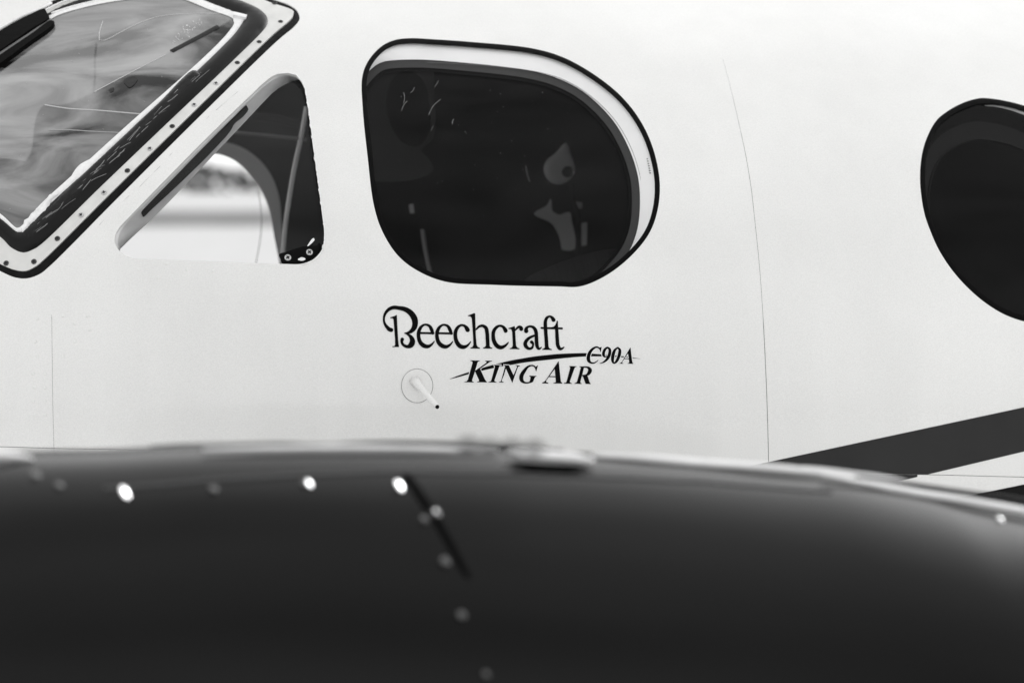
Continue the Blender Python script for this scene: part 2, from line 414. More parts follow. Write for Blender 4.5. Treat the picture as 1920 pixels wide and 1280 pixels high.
# --- skin panels: one triangulation, cut along the seams
SEAM_A = [(470,-60),(97,512),(97,590),(98,680),(99,760),(101,840),(102,1200),(104,1480)]
SEAM_B = [(1355,110),(1370,165),(1385,230),(1398,290),(1408,350),(1416,420),(1424,500),(1431,600),(1436,700),(1439,780),(1441,865),(1443,1000),(1446,1200),(1450,1480)]
SEAM_H = [(-420,828),(0,837),(100,840),(220,842),(500,850),(1000,866),(1440,882),(1640,888),(1720,889),(1920,894),(2340,905)]
LO, HI = (-420, -60), (2340, 1480)
SB_TOP = 110.0
def wB_at(y): return np.interp(y, [110, 300, 590, 610, 2000], [0.12, 0.34, 0.28, 0.5, 0.55])
def xat(seam, y): return np.interp(y, [p[1] for p in seam], [p[0] for p in seam])
def yat(x): return np.interp(x, [p[0] for p in SEAM_H], [p[1] for p in SEAM_H])
SA = smooth(SEAM_A, 10, False); SB = smooth(SEAM_B, 10, False); SH = smooth(SEAM_H, 12, False)
def skin():
    gx, gy = np.meshgrid(np.linspace(LO[0], HI[0], 135), np.linspace(LO[1], HI[1], 77))
    G = np.stack([gx.ravel(), gy.ravel()], 1)
    holes = [W0, T0, S0, R0]
    for h in holes: G = G[~inside(G, h)]
    d = dist_to(G, holes); G = G[d > 6]
    ya = G[:, 1]
    wB, wH, wA = 0.62, 0.50, 0.26
    near = ((np.abs(G[:, 0] - xat(SB, ya)) < 6) & (ya > 104)) | (np.abs(G[:, 1] - np.interp(G[:, 0], SH[:, 0], SH[:, 1])) < 6) | ((np.abs(G[:, 0] - xat(SA, ya)) < 6) & (ya > 580))
    G = G[~near]
    lines = []
    A2 = SA[SA[:, 1] > 589]
    for s in (-1, 1):
        lines += [SB + np.stack([s * wB_at(SB[:, 1]), 0 * SB[:, 1]], 1), SH + [0, s * wH], A2 + [s * wA, 0]]
    V = [Vector(map(float, g)) for g in G]; E = []
    for h in holes:
        k = len(V); n = len(h); V += [Vector(map(float, q)) for q in h]; E += [(k + i, k + (i + 1) % n) for i in range(n)]
    for l in lines:
        k = len(V); n = len(l); V += [Vector(map(float, q)) for q in l]; E += [(k + i, k + i + 1) for i in range(n - 1)]
    r = delaunay_2d_cdt(V, E, [], 0, 1e-4)
    V2 = np.array([v[:] for v in r[0]]); T = np.array([f[:] for f in r[2]])
    c = V2[T].mean(1); ok = np.ones(len(c), bool)
    for h in holes: ok &= ~inside(c, h)
    xb = np.interp(c[:, 1], SB[:, 1], SB[:, 0]); yh = np.interp(c[:, 0], SH[:, 0], SH[:, 1])
    xa = np.interp(c[:, 1], SA[:, 1], SA[:, 0])
    ok &= ~((np.abs(c[:, 0] - xb) < wB_at(c[:, 1])) & (c[:, 1] > SB_TOP)) & ~(np.abs(c[:, 1] - yh) < wH)
    ok &= ~((np.abs(c[:, 0] - xa) < wA) & (c[:, 1] > 589))
    lower = c[:, 1] > yh
    ident = np.where(lower, 10, 0) + np.where(c[:, 0] > xb, 2, np.where(c[:, 0] > xa, 1, 0))
    # above the seam A start the nose and door skins are one sheet round the windshield
    ident = np.where((~lower) & (c[:, 0] <= xa) & (c[:, 1] < 589), 1, ident)
    ident = np.where(c[:, 1] < SB_TOP, 1, ident)
    q = hit(V2, S_near); n = normals(q, S_near)
    names = {0: 'nose_panel', 1: 'cockpit_panel', 2: 'cabin_panel', 10: 'lower_panel', 11: 'lower_panel', 12: 'lower_panel'}
    for k, nm in names.items():
        t = T[ok & (ident == k)]
        if not len(t): continue
        v, tt, u = compact(q, t); nn = n[u]
        mesh_obj(nm, v, orient(v, tt, nn), M_white, AP, nrm=nn)
skin()
# filler below the seams
def seam_back(loop, wd, dirs, name='seam_filler'):
    p = loop; a = p + np.array(dirs) * wd; b = p - np.array(dirs) * wd
    P = np.vstack([a, b]); n = len(p); q = put(P, S_near, -0.0016)
    Fc = [(i, i + 1, n + i + 1, n + i) for i in range(n - 1)]
    return mesh_obj(name, q, Fc, M_seam, AP)
seam_back(SB, 5, (1, 0)); seam_back(SH, 5, (0, 1)); seam_back(SA[SA[:, 1] > 589], 5, (1, 0))

# skin edge thickness round the openings
def lip(name, loop, parent, depth=0.004, mat=M_white):
    q = hit(loop, S_near); n = normals(q, S_near); k = len(q)
    V = np.vstack([q, q - n * depth]); Fc = [(i, (i + 1) % k, k + (i + 1) % k, k + i) for i in range(k)]
    return mesh_obj(name, V, Fc, mat, parent, sm=False)

# --- far side, roof, belly, ends
def far_wall():
    gx, gy = np.meshgrid(np.linspace(LO[0], HI[0], 60), np.linspace(-70, 1900, 40))
    G = np.stack([gx.ravel(), gy.ravel()], 1)
    FH = smooth([(325,290),(400,288),(430,296),(458,315),(484,347),(502,385),(512,430),(515,585),(180,585),(200,400),(280,302)], 8)
    FW_ = smooth([(-380,-40),(-100,-50),(300,-40),(445,-20),(450,10),(436,34),(412,50),(360,77),(310,103),(240,138),(176,172),(130,194),(92,202),(70,230),(50,300),(-40,340),(-300,360),(-390,200)], 12)
    for h in (FH, FW_): G = G[~inside(G, h)]
    V2, T = triang([FH, FW_], G); c = V2[T].mean(1); T = T[~inside(c, FH) & ~inside(c, FW_)]
    V2, T, _ = compact(V2, T)
    q = hit(V2, S_far); 
    n = normals(q, S_far); T = orient(q, T, n)
    mesh_obj('far_side_wall', q, T, M_dark, AP)
    return FH
FH = far_wall()
def sweep(name, prof, x0, x1, mat, n=12):
    V, Fc = [], []; m = len(prof)
    for i in range(n + 1):
        x = x0 + (x1 - x0) * i / n
        for (y, z) in prof: V.append((x, y, z))
    for i in range(n):
        for j in range(m - 1): Fc.append((i * m + j, i * m + j + 1, (i + 1) * m + j + 1, (i + 1) * m + j))
    return mesh_obj(name, V, Fc, mat, AP)
sweep('roof_skin', [(0.775, 0.982), (0.79, 0.992), (0.81, 0.996), (0.83, 0.992), (0.845, 0.982)], -1.6, 2.0, M_white)
sweep('belly_skin', [(0.13, -0.50), (0.26, -0.66), (0.42, -0.78), (0.6, -0.84), (0.75, -0.85), (0.95, -0.84), (1.18, -0.78), (1.36, -0.66), (1.49, -0.50)], -1.6, 2.0, M_white)
sweep('cabin_floor', [(0.09, -0.40), (1.53, -0.40)], -1.55, 1.9, M_dark, 2)
def bulkhead(x, top):
    zs = np.linspace(-0.8, top, 16); V = []
    for z in zs:
        y = float(S_near(np.array([x]), np.array([z]))[0]) + 0.01
        V += [(x, min(y, .81), z), (x, max(1.62 - y, .81), z)]
    mesh_obj('bulkhead', V, [(2 * i, 2 * i + 1, 2 * i + 3, 2 * i + 2) for i in range(15)], M_dark, AP, sm=False)
bulkhead(-1.5, 0.45); bulkhead(1.85, 0.97)

# --- screws
def screw_mesh(name, r, head, cross=True, dome=0.0004):
    V, Fc, mi = [], [], []; n = 16
    rings = [(1.0, 0.0), (1.0, .0006), (0.86, .0010), (0.5, .0010 + dome), (0.0, .0010 + dome * 1.3)]
    for (k, h) in rings[:-1]:
        for i in range(n): V.append((r * k * math.cos(2 * math.pi * i / n), r * k * math.sin(2 * math.pi * i / n), h))
    V.append((0, 0, rings[-1][1]))
    for j in range(3):
        for i in range(n): Fc.append((j * n + i, j * n + (i + 1) % n, (j + 1) * n + (i + 1) % n, (j + 1) * n + i)); mi.append(0)
    for i in range(n): Fc.append((3 * n + i, 3 * n + (i + 1) % n, len(V) - 1)); mi.append(0)
    if cross:
        h = rings[-1][1] + 0.0003
        for (a, b) in ((.62, .2), (.2, .62)):
            k = len(V); V += [(-r * a, -r * b, h), (r * a, -r * b, h), (r * a, r * b, h), (-r * a, r * b, h)]; Fc.append((k, k + 1, k + 2, k + 3)); mi.append(1); h += .0001
    me = bpy.data.meshes.new(name); me.from_pydata(V, [], Fc); me.materials.append(head); me.materials.append(M_slot)
    me.polygons.foreach_set('material_index', mi); me.polygons.foreach_set('use_smooth', [True] * len(Fc)); me.update()
    return me
def place(me, name, P, N, parent, spin=0.0, label=None):
    o = bpy.data.objects.new(name, me); COL.objects.link(o); o.parent = parent
    q = Vector(N).to_track_quat('Z', 'Y')
    o.matrix_world = Matrix.Translation(Vector(P)) @ q.to_matrix().to_4x4() @ Matrix.Rotation(spin, 4, 'Z')
    if label: o['label'] = label
    return o

# --- windshield frame
frame = pad('windshield_frame', W1, [W2], S_near, M_strip, AP, off=0.0012, skirt=0.004, step=14, label='pale metal retaining strip screwed round the windshield')
pad('edge_sealant', inset(W0, 0.6), [inset(W1, -0.8)], S_near, M_groove, frame, off=-0.0012, H=0.0018, edge=4, step=4, rough=0.0003, label='dark sealant in the groove round the strip')
lip('skin_lip', W0, frame)
me_l = screw_mesh('screw', 0.0052, M_screw); me_d = screw_mesh('screw', 0.0052, M_screw_dk)
for i, (x, y, dk) in enumerate([(515,8,1),(526,42,1),(486,80,1),(445,119,1),(405,158,0),(364,198,0),(323,238,1),(281,280,0),(239,321,1),(195,362,0),(152,404,0),(108,448,1),(64,491,1),(12,494,1),(-45,468,0),(-100,438,1)]):
    q = hit([(x, y)], S_near); n = normals(q, S_near)[0]
    place(me_d if dk else me_l, 'screw', q[0] + n * 0.0016, n, frame, spin=random.uniform(0, 1.5), label='rusty dark crosshead screw' if dk else None)

wind = pad('windshield', inset(W3, -1.5), [], S_near, M_gl_wind, AP, off=0.0, step=30, label='hazy acrylic windshield pane')
pad('rubber_seal', W2, [W3], S_near, M_rubber, wind, off=0.0012, H=0.0085, edge=20, step=7, label='thick black rubber moulding round the pane')
pad('sealant_bead', inset(W3, -1), [W4], S_near, M_bead, wind, off=0.0016, H=0.0022, edge=4, step=4, rough=0.0004, label='white bead of sealant along the pane edge')
pad('bright_patch', smooth([(133,337),(139,323),(149,311),(160,304),(176,297),(199,287),(222,266),(190,298),(146,337)], 3), [], S_near, M_bead, wind, off=0.0022, H=0.002, edge=5, step=4, label='white patch for the brightness seen through the pane')  # added white patch standing for a bright spot seen through the glass
# rough white crust near the lower corner
rnd = random.Random(5)
cr = []
up = [(40,428),(52,410),(66,398),(80,385),(95,368),(108,357)]
dn = [(112,362),(98,380),(88,400),(72,412),(56,428),(44,440)]
pad('sealant_crust', smooth([(x + rnd.uniform(-2, 2), y + rnd.uniform(-2, 2)) for x, y in smooth(up, 5, False).tolist() + smooth(dn, 5, False).tolist()], 3), [], S_near, M_bead, wind, off=0.004, H=0.004, edge=5, step=3, rough=0.0016, label='crusty lump of white sealant')
# crinkled tape along the lower edge
T_up = [(372,140),(362,137),(300,196),(250,243),(190,300),(147,341),(120,366),(92,395),(62,424),(44,440)]
T_dn = [(50,455),(64,450),(90,425),(130,388),(190,330),(250,272),(310,215),(360,168),(380,150)]
crink = pad('crinkled_tape', smooth(T_up + T_dn, 5), [], S_near, M_crink, wind, off=0.0065, H=0.0035, edge=7, step=4, rough=0.0004, label='crinkled black tape over the lower edge of the seal')
# creases standing on the tape, their sheen put into a paler grey
for k in range(40):
    t = rnd.random(); bx = 60 + t * 300; by = 438 - t * 283
    o_ = rnd.uniform(-3, 12); bx += o_ * .7; by += o_ * .7
    ln = rnd.uniform(10, 36); an = math.radians(-43 + rnd.uniform(-9, 9))
    pts = [(bx, by)]
    for j in range(3): an += rnd.uniform(-.16, .16); pts.append((pts[-1][0] + ln / 3 * math.cos(an), pts[-1][1] + ln / 3 * math.sin(an)))
    q = put(smooth(pts, 3, False), S_near, 0.0098)
    tube('tape_crease', q, [0.0002] + [rnd.uniform(.0003, .0011)] * (len(q) - 2) + [0.0002], M_crease if 'M_crease' in globals() else globals().setdefault('M_crease', pm('tape_crease', 0.16, 0.25, spec=0.8)), wind, seg=5)
# black masking strips at the upper left of the pane
pad('masking_strip', smooth([(-205,205),(-100,132),(0,70),(60,36),(86,26),(90,34),(94,41),(60,64),(0,105),(-90,165),(-190,232)], 6), [], S_near, M_seal, wind, off=0.012, skirt=0.008, step=10, label='black strip across the upper corner of the pane')
pad('masking_strip', smooth([(-190,240),(-85,172),(0,112),(62,70),(97,46),(103,48),(96,58),(60,84),(0,128),(-80,185),(-180,255)], 6), [], S_near, M_seal, wind, off=0.010, skirt=0.008, step=10, label='lower narrow black strip on the pane')
pad('masking_strip', smooth([(-190,231),(-88,165),(0,105),(62,64),(96,41),(98,46),(62,70),(0,112),(-86,172),(-190,240)], 5), [], S_near, M_trim, wind, off=0.008, step=8, label='grey line between the black strips')
# white piping above the pane
wire('white_piping', [(-120,118),(-20,66),(40,32),(76,17),(96,6)], 0.0035, shifted(S_near, -0.006), M_bead, wind)
wire('white_piping', [(22,57),(44,44),(80,22),(112,6),(150,-8)], 0.0022, shifted(S_near, -0.012), M_bead, wind)
wire('white_piping', [(96,25),(130,14),(170,4),(210,-4),(260,-8)], 0.0020, shifted(S_near, -0.006), M_bead, wind)
# scuffs and flecks on the pane
for k in range(38):
    x = rnd.gauss(352, 16); y = 58 - (x - 352) * .7 + rnd.gauss(0, 7)
    if inside(np.array([[x, y]]), W4)[0]:
        a = rnd.uniform(0, 3.1); l_ = rnd.uniform(1, 5)
        tube('pane_scuff', put([(x, y), (x + l_ * math.cos(a), y - l_ * math.sin(a))], S_near, .0002), rnd.uniform(.0003, .0007), M_bead, wind, seg=4)
for k in range(40):
    x = rnd.uniform(0, 380); y = rnd.uniform(20, 400)
    if inside(np.array([[x, y]]), inset(W4, 10))[0]:
        tube('pane_scuff', put([(x, y), (x + rnd.uniform(-3, 3), y + rnd.uniform(-3, 3))], S_near, .0002), .0003, M_streak, wind, seg=4)
pad('dark_smear', smooth([(232,152),(252,143),(258,150),(243,165),(236,160)], 3), [], S_near, M_bladef, wind, off=.0008, step=6)
pad('dark_smear', smooth([(204,169),(214,165),(212,172),(207,174)], 3), [], S_near, M_bladef, wind, off=.0008, step=6)
# end tab of the bead in the upper corner
pad('sealant_tab', [(438,30),(463,36),(461,41),(437,36)], [], S_near, M_bead, wind, off=0.010, step=20, skirt=.006)

# --- what shows through the windshield
PC = plane(0.95)
glare = pad('glareshield', smooth([(80,199),(150,208),(262,216),(300,214),(280,245),(190,330),(105,385),(70,400),(60,300)], 10), [], PC, M_dark, AP, off=0.0, skirt=0.05, step=40, label='dark glareshield and instrument hood')
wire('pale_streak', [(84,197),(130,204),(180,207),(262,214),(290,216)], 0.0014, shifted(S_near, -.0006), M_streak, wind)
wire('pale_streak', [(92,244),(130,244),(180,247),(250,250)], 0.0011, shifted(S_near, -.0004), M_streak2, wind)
wiper = wire('wiper_arm', [(176,173),(240,139),(310,103)], 0.0010, shifted(S_near, -.0004), M_streak, AP, label='thin wiper arm lying across the windshield')
wire('wiper_blade', [(322,98),(345,86),(375,70),(408,52)], 0.0055, shifted(S_near, .002), M_bladef, wiper)
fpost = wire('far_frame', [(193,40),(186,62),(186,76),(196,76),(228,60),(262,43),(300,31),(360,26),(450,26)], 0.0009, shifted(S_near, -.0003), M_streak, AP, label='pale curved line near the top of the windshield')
wire('compass_cord', [(181,82),(178,110),(178,145),(176,170),(170,190)], 0.0014, plane(1.1), M_dark, fpost)
#pad('mirror_clip', [(233,151),(252,143),(258,150),(243,165),(236,160)], [], shifted(S_near, .06), M_dark, fpost, off=0, skirt=.02, step=20)
pad('instrument_pod', smooth([(-90,300),(-20,296),(50,303),(100,320),(134,341),(100,380),(36,440),(-60,430)], 8), [], plane(0.55), M_trim, AP, off=0, H=0.06, edge=60, step=12, skirt=.02, label='rounded grey instrument pod behind the pane')

# --- triangular quarter window
lip('x', T0, AP, 0.006).name = 'quarter_window_lip'
tri = pad('quarter_window', inset(T0, -2), [], S_near, M_gl_tri, AP, off=-0.010, step=40, label='clear triangular quarter window')
ruled('reveal', inset(T0, -1), T1, shifted(S_near, 0.004), shifted(S_near, 0.055), M_reveal_grey, tri, label='grey inner reveal of the quarter window')
pad('reveal_tape', smooth([(264,386),(294,352),(334,312),(377,266),(420,225),(455,192),(463,199),(466,205),(455,220),(440,232),(432,246),(400,282),(360,322),(320,360),(285,392),(268,407),(265,400)], 5), [], shifted(S_near, 0.02), M_seal, tri, off=0.0, H=0.001, edge=4, step=6, label='torn black tape along the reveal')
rim = inset(T0, 0.2)
sel = rim[(rim[:, 0] > 540) & (rim[:, 1] < 470)]
sel = sel[np.argsort(sel[:, 1])]
# chipped edge down the rear side
for k in range(46):
    y = 150 + k * 6.9 + rnd.uniform(-2, 2); L_ = rnd.uniform(3, 9)
    xs = np.interp([y, y + L_], sel[:, 1], sel[:, 0])
    q = put([(xs[0] + rnd.uniform(-1.5, 1.0), y), (xs[1] + rnd.uniform(-1.5, .6), y + L_)], S_near, 0.0006)
    tube('chipped_edge', q, 0.0007, M_seal if k % 3 else M_bead, tri, seg=5)
wire('edge_bead', [(520,139),(540,137),(556,141),(568,155),(576,190),(590,290),(604,395),(609,440),(604,470),(590,487),(566,496)], 0.0012, shifted(S_near, -0.0005), M_bead, tri)
brk = pad('corner_bracket', smooth([(523,477),(536,472),(560,464),(578,460),(592,460),(600,455),(603,463),(596,474),(584,483),(570,489),(556,494),(529,494),(526,486)], 3), [], shifted(S_near, 0.006), M_seal, AP, off=0.0, H=0.0025, edge=4, step=5, label='small black corner bracket with two screws')
me_b = screw_mesh('bracket_screw', 0.0062, M_screw)
for (x, y) in [(539.5, 484), (580, 474)]:
    q = hit([(x, y)], shifted(S_near, .006)); n = normals(q, S_near)[0]
    place(me_b, 'bracket_screw', q[0] + n * 0.0026, n, brk, spin=0.6)
for lp in ([(576,462),(580,460),(590,449),(588,446),(585,448)], [(557,486),(565,482),(570,483),(573,486),(566,489)]):
    pad('sealant_smear', smooth(lp, 2), [], shifted(S_near, .0035), M_bead, brk, off=0.0, H=0.001, edge=3, step=3)

# far quarter window seen through the cockpit
fw = pad('arch_trim', smooth([(310,258),(402,264),(443,272),(480,294),(508,328),(523,370),(528,430),(528,600),(160,600),(180,390),(270,292)], 8), [smooth([(325,290),(400,288),(430,296),(458,315),(484,347),(502,385),(512,430),(515,585),(180,585),(200,400),(280,302)], 8)], shifted(S_far, -0.05), M_light, AP, off=0, step=30, label='grey arched trim round the window on the far side')
wire('reveal_line', [(484,360),(490,400),(489,440),(480,494),(474,540)], 0.0009, shifted(S_far, -0.04), M_trim, fw)
wire('door_post', [(523,520),(530,480),(534,430),(541,380),(551,320),(566,250),(575,200)], [0.006] * 3 + [0.006] * 60, plane(0.42), M_trim2, AP, label='pale post behind the quarter window') if False else tube('door_post', put(smooth([(523,520),(530,480),(534,430),(541,380),(551,320),(566,250),(575,200)], 20, False), plane(0.9)), 0.0055, M_light, AP, label='pale post behind the quarter window')
tube('handrail', put(smooth([(440,249),(480,252),(520,256),(575,262)], 20, False), plane(0.9)), 0.004, M_trim, AP)
tube('handrail', put(smooth([(470,218),(520,224),(560,234),(600,240)], 20, False), plane(1.0)), 0.010, M_dark, AP)

# --- pilot side window
lip('y', S0, AP, 0.004, M_seal).name = 'side_window_lip'
seal = pad('side_window', S0, [S1], S_near, M_seal, AP, off=-0.0008, H=0.0016, edge=4, step=6, label='large side window with black sealant edge')
pad('outer_pane', S1, [], S_near, M_gl_out, seal, off=-0.003, step=40)
ruled('reveal', inset(S0, 5), S2, shifted(S_near, 0.004), shifted(S_near, 0.034), M_reveal, seal, n=220, label='white reveal curving round the top and rear')
S3 = inset(S2, 15); S4 = inset(S2, 22)
pad('pane_gasket', inset(S2, -6), [S3], shifted(S_near, 0.036), M_trim_dk if 'M_trim_dk' in globals() else globals().setdefault('M_trim_dk', pm('dark_grey_gasket', 0.018, 0.6)), seal, off=0, step=14)
pad('gasket_edge', inset(S3, -1), [S4], shifted(S_near, 0.039), M_seal, seal, off=0, step=10)
pad('inner_pane', S3, [], shifted(S_near, 0.044), M_gl_side, seal, off=0, step=40)
wire('reveal_line', [(800,117),(880,121),(990,132),(1050,147),(1100,175),(1150,222),(1182,275),(1200,330),(1205,380),(1202,430),(1188,468)], 0.0005, shifted(S_near, 0.031), M_trim, seal)
# small printed stamp on the reveal
for k in range(7):
    y = 297 + k * 4.4
    pad('stamp_mark', [(1212.5 + k * .8, y), (1218 + k * .8, y + .3), (1218 + k * .8, y + 2.2), (1212.5 + k * .8, y + 1.9)], [], shifted(S_near, 0.012), M_trim, seal, off=0, step=20)
# scratches on the outer pane
for (a, b, c_, r_) in [((804,214),(812,198),(826,185),0.0003),((815,162),(819,156),(822,150),0.00020999999999999998),((808,244),(811,238),(813,235),0.00024),((757,192),(759,180),(757,172),.0003),((753,206),(757,196),(764,188),.0003),((849,232),(848,228),(851,222),.0003),((770,172),(775,168),(777,162),.0003)]:
    tube('scratch', put(smooth([a, b, c_], 3, False), S_near, -.0022), r_, M_scr, seal, seg=5)
for k in range(46):
    x = rnd.gauss(930, 130); y = rnd.gauss(270, 80)
    if inside(np.array([[x, y]]), inset(S1, 20))[0]:
        q = put([(x, y), (x + rnd.uniform(-1, 1), y + rnd.uniform(.5, 1.6))], S_near, -.0024)
        tube('scratch', q, 0.0003, M_scr, seal, seg=4)

# cockpit objects behind the side window
seat = pad('pilot_seat', smooth([(940,640),(960,570),(990,524),(1040,498),(1100,478),(1150,468),(1200,470),(1260,520),(1280,640)], 10), [], plane(0.6), M_seat, AP, off=0, H=0.05, edge=50, step=14, skirt=0.02, label='ribbed cloth seat top behind the side window')
pad('trim_panel', smooth([(1003,401),(1028,384),(1033,374),(1036,396),(1050,403),(1068,398),(1072,414),(1078,466),(1056,468),(1052,450),(1046,434),(1034,418)], 4), [], plane(1.15), M_light, AP, off=0, skirt=.01, step=12, label='pale panel between seat and controls')
pad('trim_panel', [(1092,418),(1101,417),(1100,459),(1092,461)], [], plane(1.15), M_light, AP, off=0, skirt=.01, step=20)
pad('trim_panel', [(1078,378),(1092,380),(1091,391),(1080,390)], [], plane(1.15), M_trim2, AP, off=0, skirt=.01, step=20)
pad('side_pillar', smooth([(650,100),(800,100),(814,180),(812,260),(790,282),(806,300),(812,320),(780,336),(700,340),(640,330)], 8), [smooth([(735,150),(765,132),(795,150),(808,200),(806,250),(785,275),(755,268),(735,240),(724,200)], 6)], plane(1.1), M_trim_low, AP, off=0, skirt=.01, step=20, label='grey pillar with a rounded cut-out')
tube('side_rail', put(smooth([(772,384),(776,420),(790,470),(806,510),(812,540)], 10, False), plane(1.1)), [.004] * 40, M_trim, AP) if False else tube('side_rail', put(smooth([(792,430),(798,470),(806,510),(812,540)], 10, False), plane(1.1)), 0.005, M_trim2, AP)
pad('belt_buckle', [(768,384),(775,382),(777,400),(770,400)], [], plane(1.1), M_light, AP, off=0, skirt=.01, step=20)

# headset hanging in the cockpit: a thing of its own
hs = bpy.data.objects.new('headset', None); COL.objects.link(hs)
hs['label'] = 'grey aviation headset earcup hanging in the dark behind the side window'; hs['category'] = 'headset'
pad('ear_cup', smooth([(1062,268),(1070,288),(1076,305),(1078,318),(1072,332),(1062,342),(1046,346),(1032,340),(1023,328),(1021,314),(1027,300),(1043,287)], 4), [], plane(1.0), M_light, hs, off=0, H=0.012, edge=10, step=5, skirt=.01)
def disc_ring(name, c, r0, r1, a0, a1, surf, mat, parent, h=0.0):
    n = 20; P = [(c[0] + r * math.cos(a0 + (a1 - a0) * i / n), c[1] + r * math.sin(a0 + (a1 - a0) * i / n)) for r in (r0, r1) for i in range(n + 1)]
    q = hit(P, surf) - np.array([0, h, 0])
    return mesh_obj(name, q, [(i, i + 1, n + 2 + i, n + 1 + i) for i in range(n)], mat, parent)
tube('swivel_ring', put([(1064 + 11 * math.cos(a), 323 + 11 * math.sin(a)) for a in np.linspace(-2.2, 1.0, 16)], plane(0.97)), [.0004] + [.0015] * 14 + [.0004], M_glint, hs, seg=8)
disc_ring('swivel_knob', (1064, 323), 0.1, 10.5, 0, 2 * math.pi, plane(0.975), M_dark, hs)
tube('headband', put(smooth([(986,311),(988,325),(993,340)], 4, False), plane(0.9)), 0.0011, M_light, hs)
tube('cable', put(smooth([(1072,345),(1075,380),(1083,400),(1084,440),(1082,480)], 8, False), plane(1.05)), 0.006, M_dark, hs)

# --- round cabin window
lip('z', R0, AP, 0.004, M_seal).name = 'cabin_window_lip'
cw = pad('cabin_window', R0, [R1], S_near, M_seal, AP, off=-0.0008, H=0.0016, edge=4, step=6, label='round cabin window with black sealant edge')
pad('outer_pane', R1, [], S_near, M_gl_out, cw, off=-0.003, step=40)
def shift(lp, dx, dy, s=1.0):
    c = lp.mean(0); return (lp - c) * s + c + [dx, dy]
RA = shift(R0, -14, 12, 0.97); RB = shift(R0, -20, 22, 0.90); RC = shift(R0, -22, 34, 0.80)
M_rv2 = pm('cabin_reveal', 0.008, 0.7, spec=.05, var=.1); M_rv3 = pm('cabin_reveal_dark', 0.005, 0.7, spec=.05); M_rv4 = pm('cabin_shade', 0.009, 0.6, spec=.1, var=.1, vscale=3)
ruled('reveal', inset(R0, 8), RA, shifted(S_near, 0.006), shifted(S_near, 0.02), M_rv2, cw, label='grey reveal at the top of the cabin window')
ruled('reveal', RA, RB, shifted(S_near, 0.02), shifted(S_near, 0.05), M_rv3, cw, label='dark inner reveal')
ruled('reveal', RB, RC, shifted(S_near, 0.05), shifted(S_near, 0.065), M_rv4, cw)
pad('inner_pane', RC, [], shifted(S_near, 0.066), M_gl_side, cw, off=0, step=40)
tube('inner_ring', put(np.vstack([RC, RC[:1]]), shifted(S_near, 0.064)), 0.0022, M_rv4, cw, seg=6, cap=False)

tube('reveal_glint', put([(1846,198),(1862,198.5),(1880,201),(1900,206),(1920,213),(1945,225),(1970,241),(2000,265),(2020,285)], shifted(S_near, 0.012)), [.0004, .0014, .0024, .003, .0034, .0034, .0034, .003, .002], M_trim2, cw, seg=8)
# --- stripes
def lin(x, x0, y0, s): return y0 - s * (x - x0)
def stripe(name, topf, botf, x0, x1, mat):
    def side(sign):
        xs = np.arange(x0, x1 + 1, 20.0); t = topf(xs); b = botf(xs); h = np.interp(xs, SH[:, 0], SH[:, 1])
        if sign < 0: b = np.minimum(b, h - 0.6)
        else: t = np.maximum(t, h + 0.6)
        m = b > t + 0.5
        xs, t, b = xs[m], t[m], b[m]
        if len(xs) < 2: return
        P = np.vstack([np.stack([xs, t * (1 - k) + b * k], 1) for k in np.linspace(0, 1, 6)]); n = len(xs)
        q = hit(P, S_near); nn = normals(q, S_near); q = q + nn * 0.0005
        Fc = [(j * n + i, (j + 1) * n + i, (j + 1) * n + i + 1, j * n + i + 1) for j in range(5) for i in range(n - 1)]
        mesh_obj(name, q, Fc, mat, AP, nrm=nn)
    side(-1); side(1)
stripe('charcoal_stripe', lambda x: 868 - .2140 * (x - 1430), lambda x: 903 - .2375 * (x - 1680), 900, 2330, M_stripe)
stripe('black_stripe', lambda x: 925 - .2050 * (x - 1835), lambda x: 990 - .2200 * (x - 1835), 1100, 2330, M_stripe2)

# --- faint scratch line parallel to the windshield
for a, b in [((186,422),(242,367)),((262,350),(300,312)),((318,292),(392,218)),((405,207),(446,172))]:
    tube('paint_line', put([a, b], S_near, 0.0001), 0.0004, M_faint, AP, seg=4)
# flush rivets ghosting through the paint, left of the door
me_r = screw_mesh('rivet', 0.0032, M_white, cross=False, dome=0.0001)
rows = [(70,598),(86,604),(118,592),(140,606),(164,592),(168,618),(140,640),(66,640),(70,668),(118,668),(312,494),(296,520),(260,505),(350,505),(400,508)] + [(62 + (i % 2) * 3, 700 + 26 * i) for i in range(4)] + [(84, 700 + 26 * i) for i in range(4)]
for (x, y) in rows:
    q = hit([(x, y)], S_near); n = normals(q, S_near)[0]
    place(me_r, 'rivet', q[0] - n * 0.00055, n, AP)

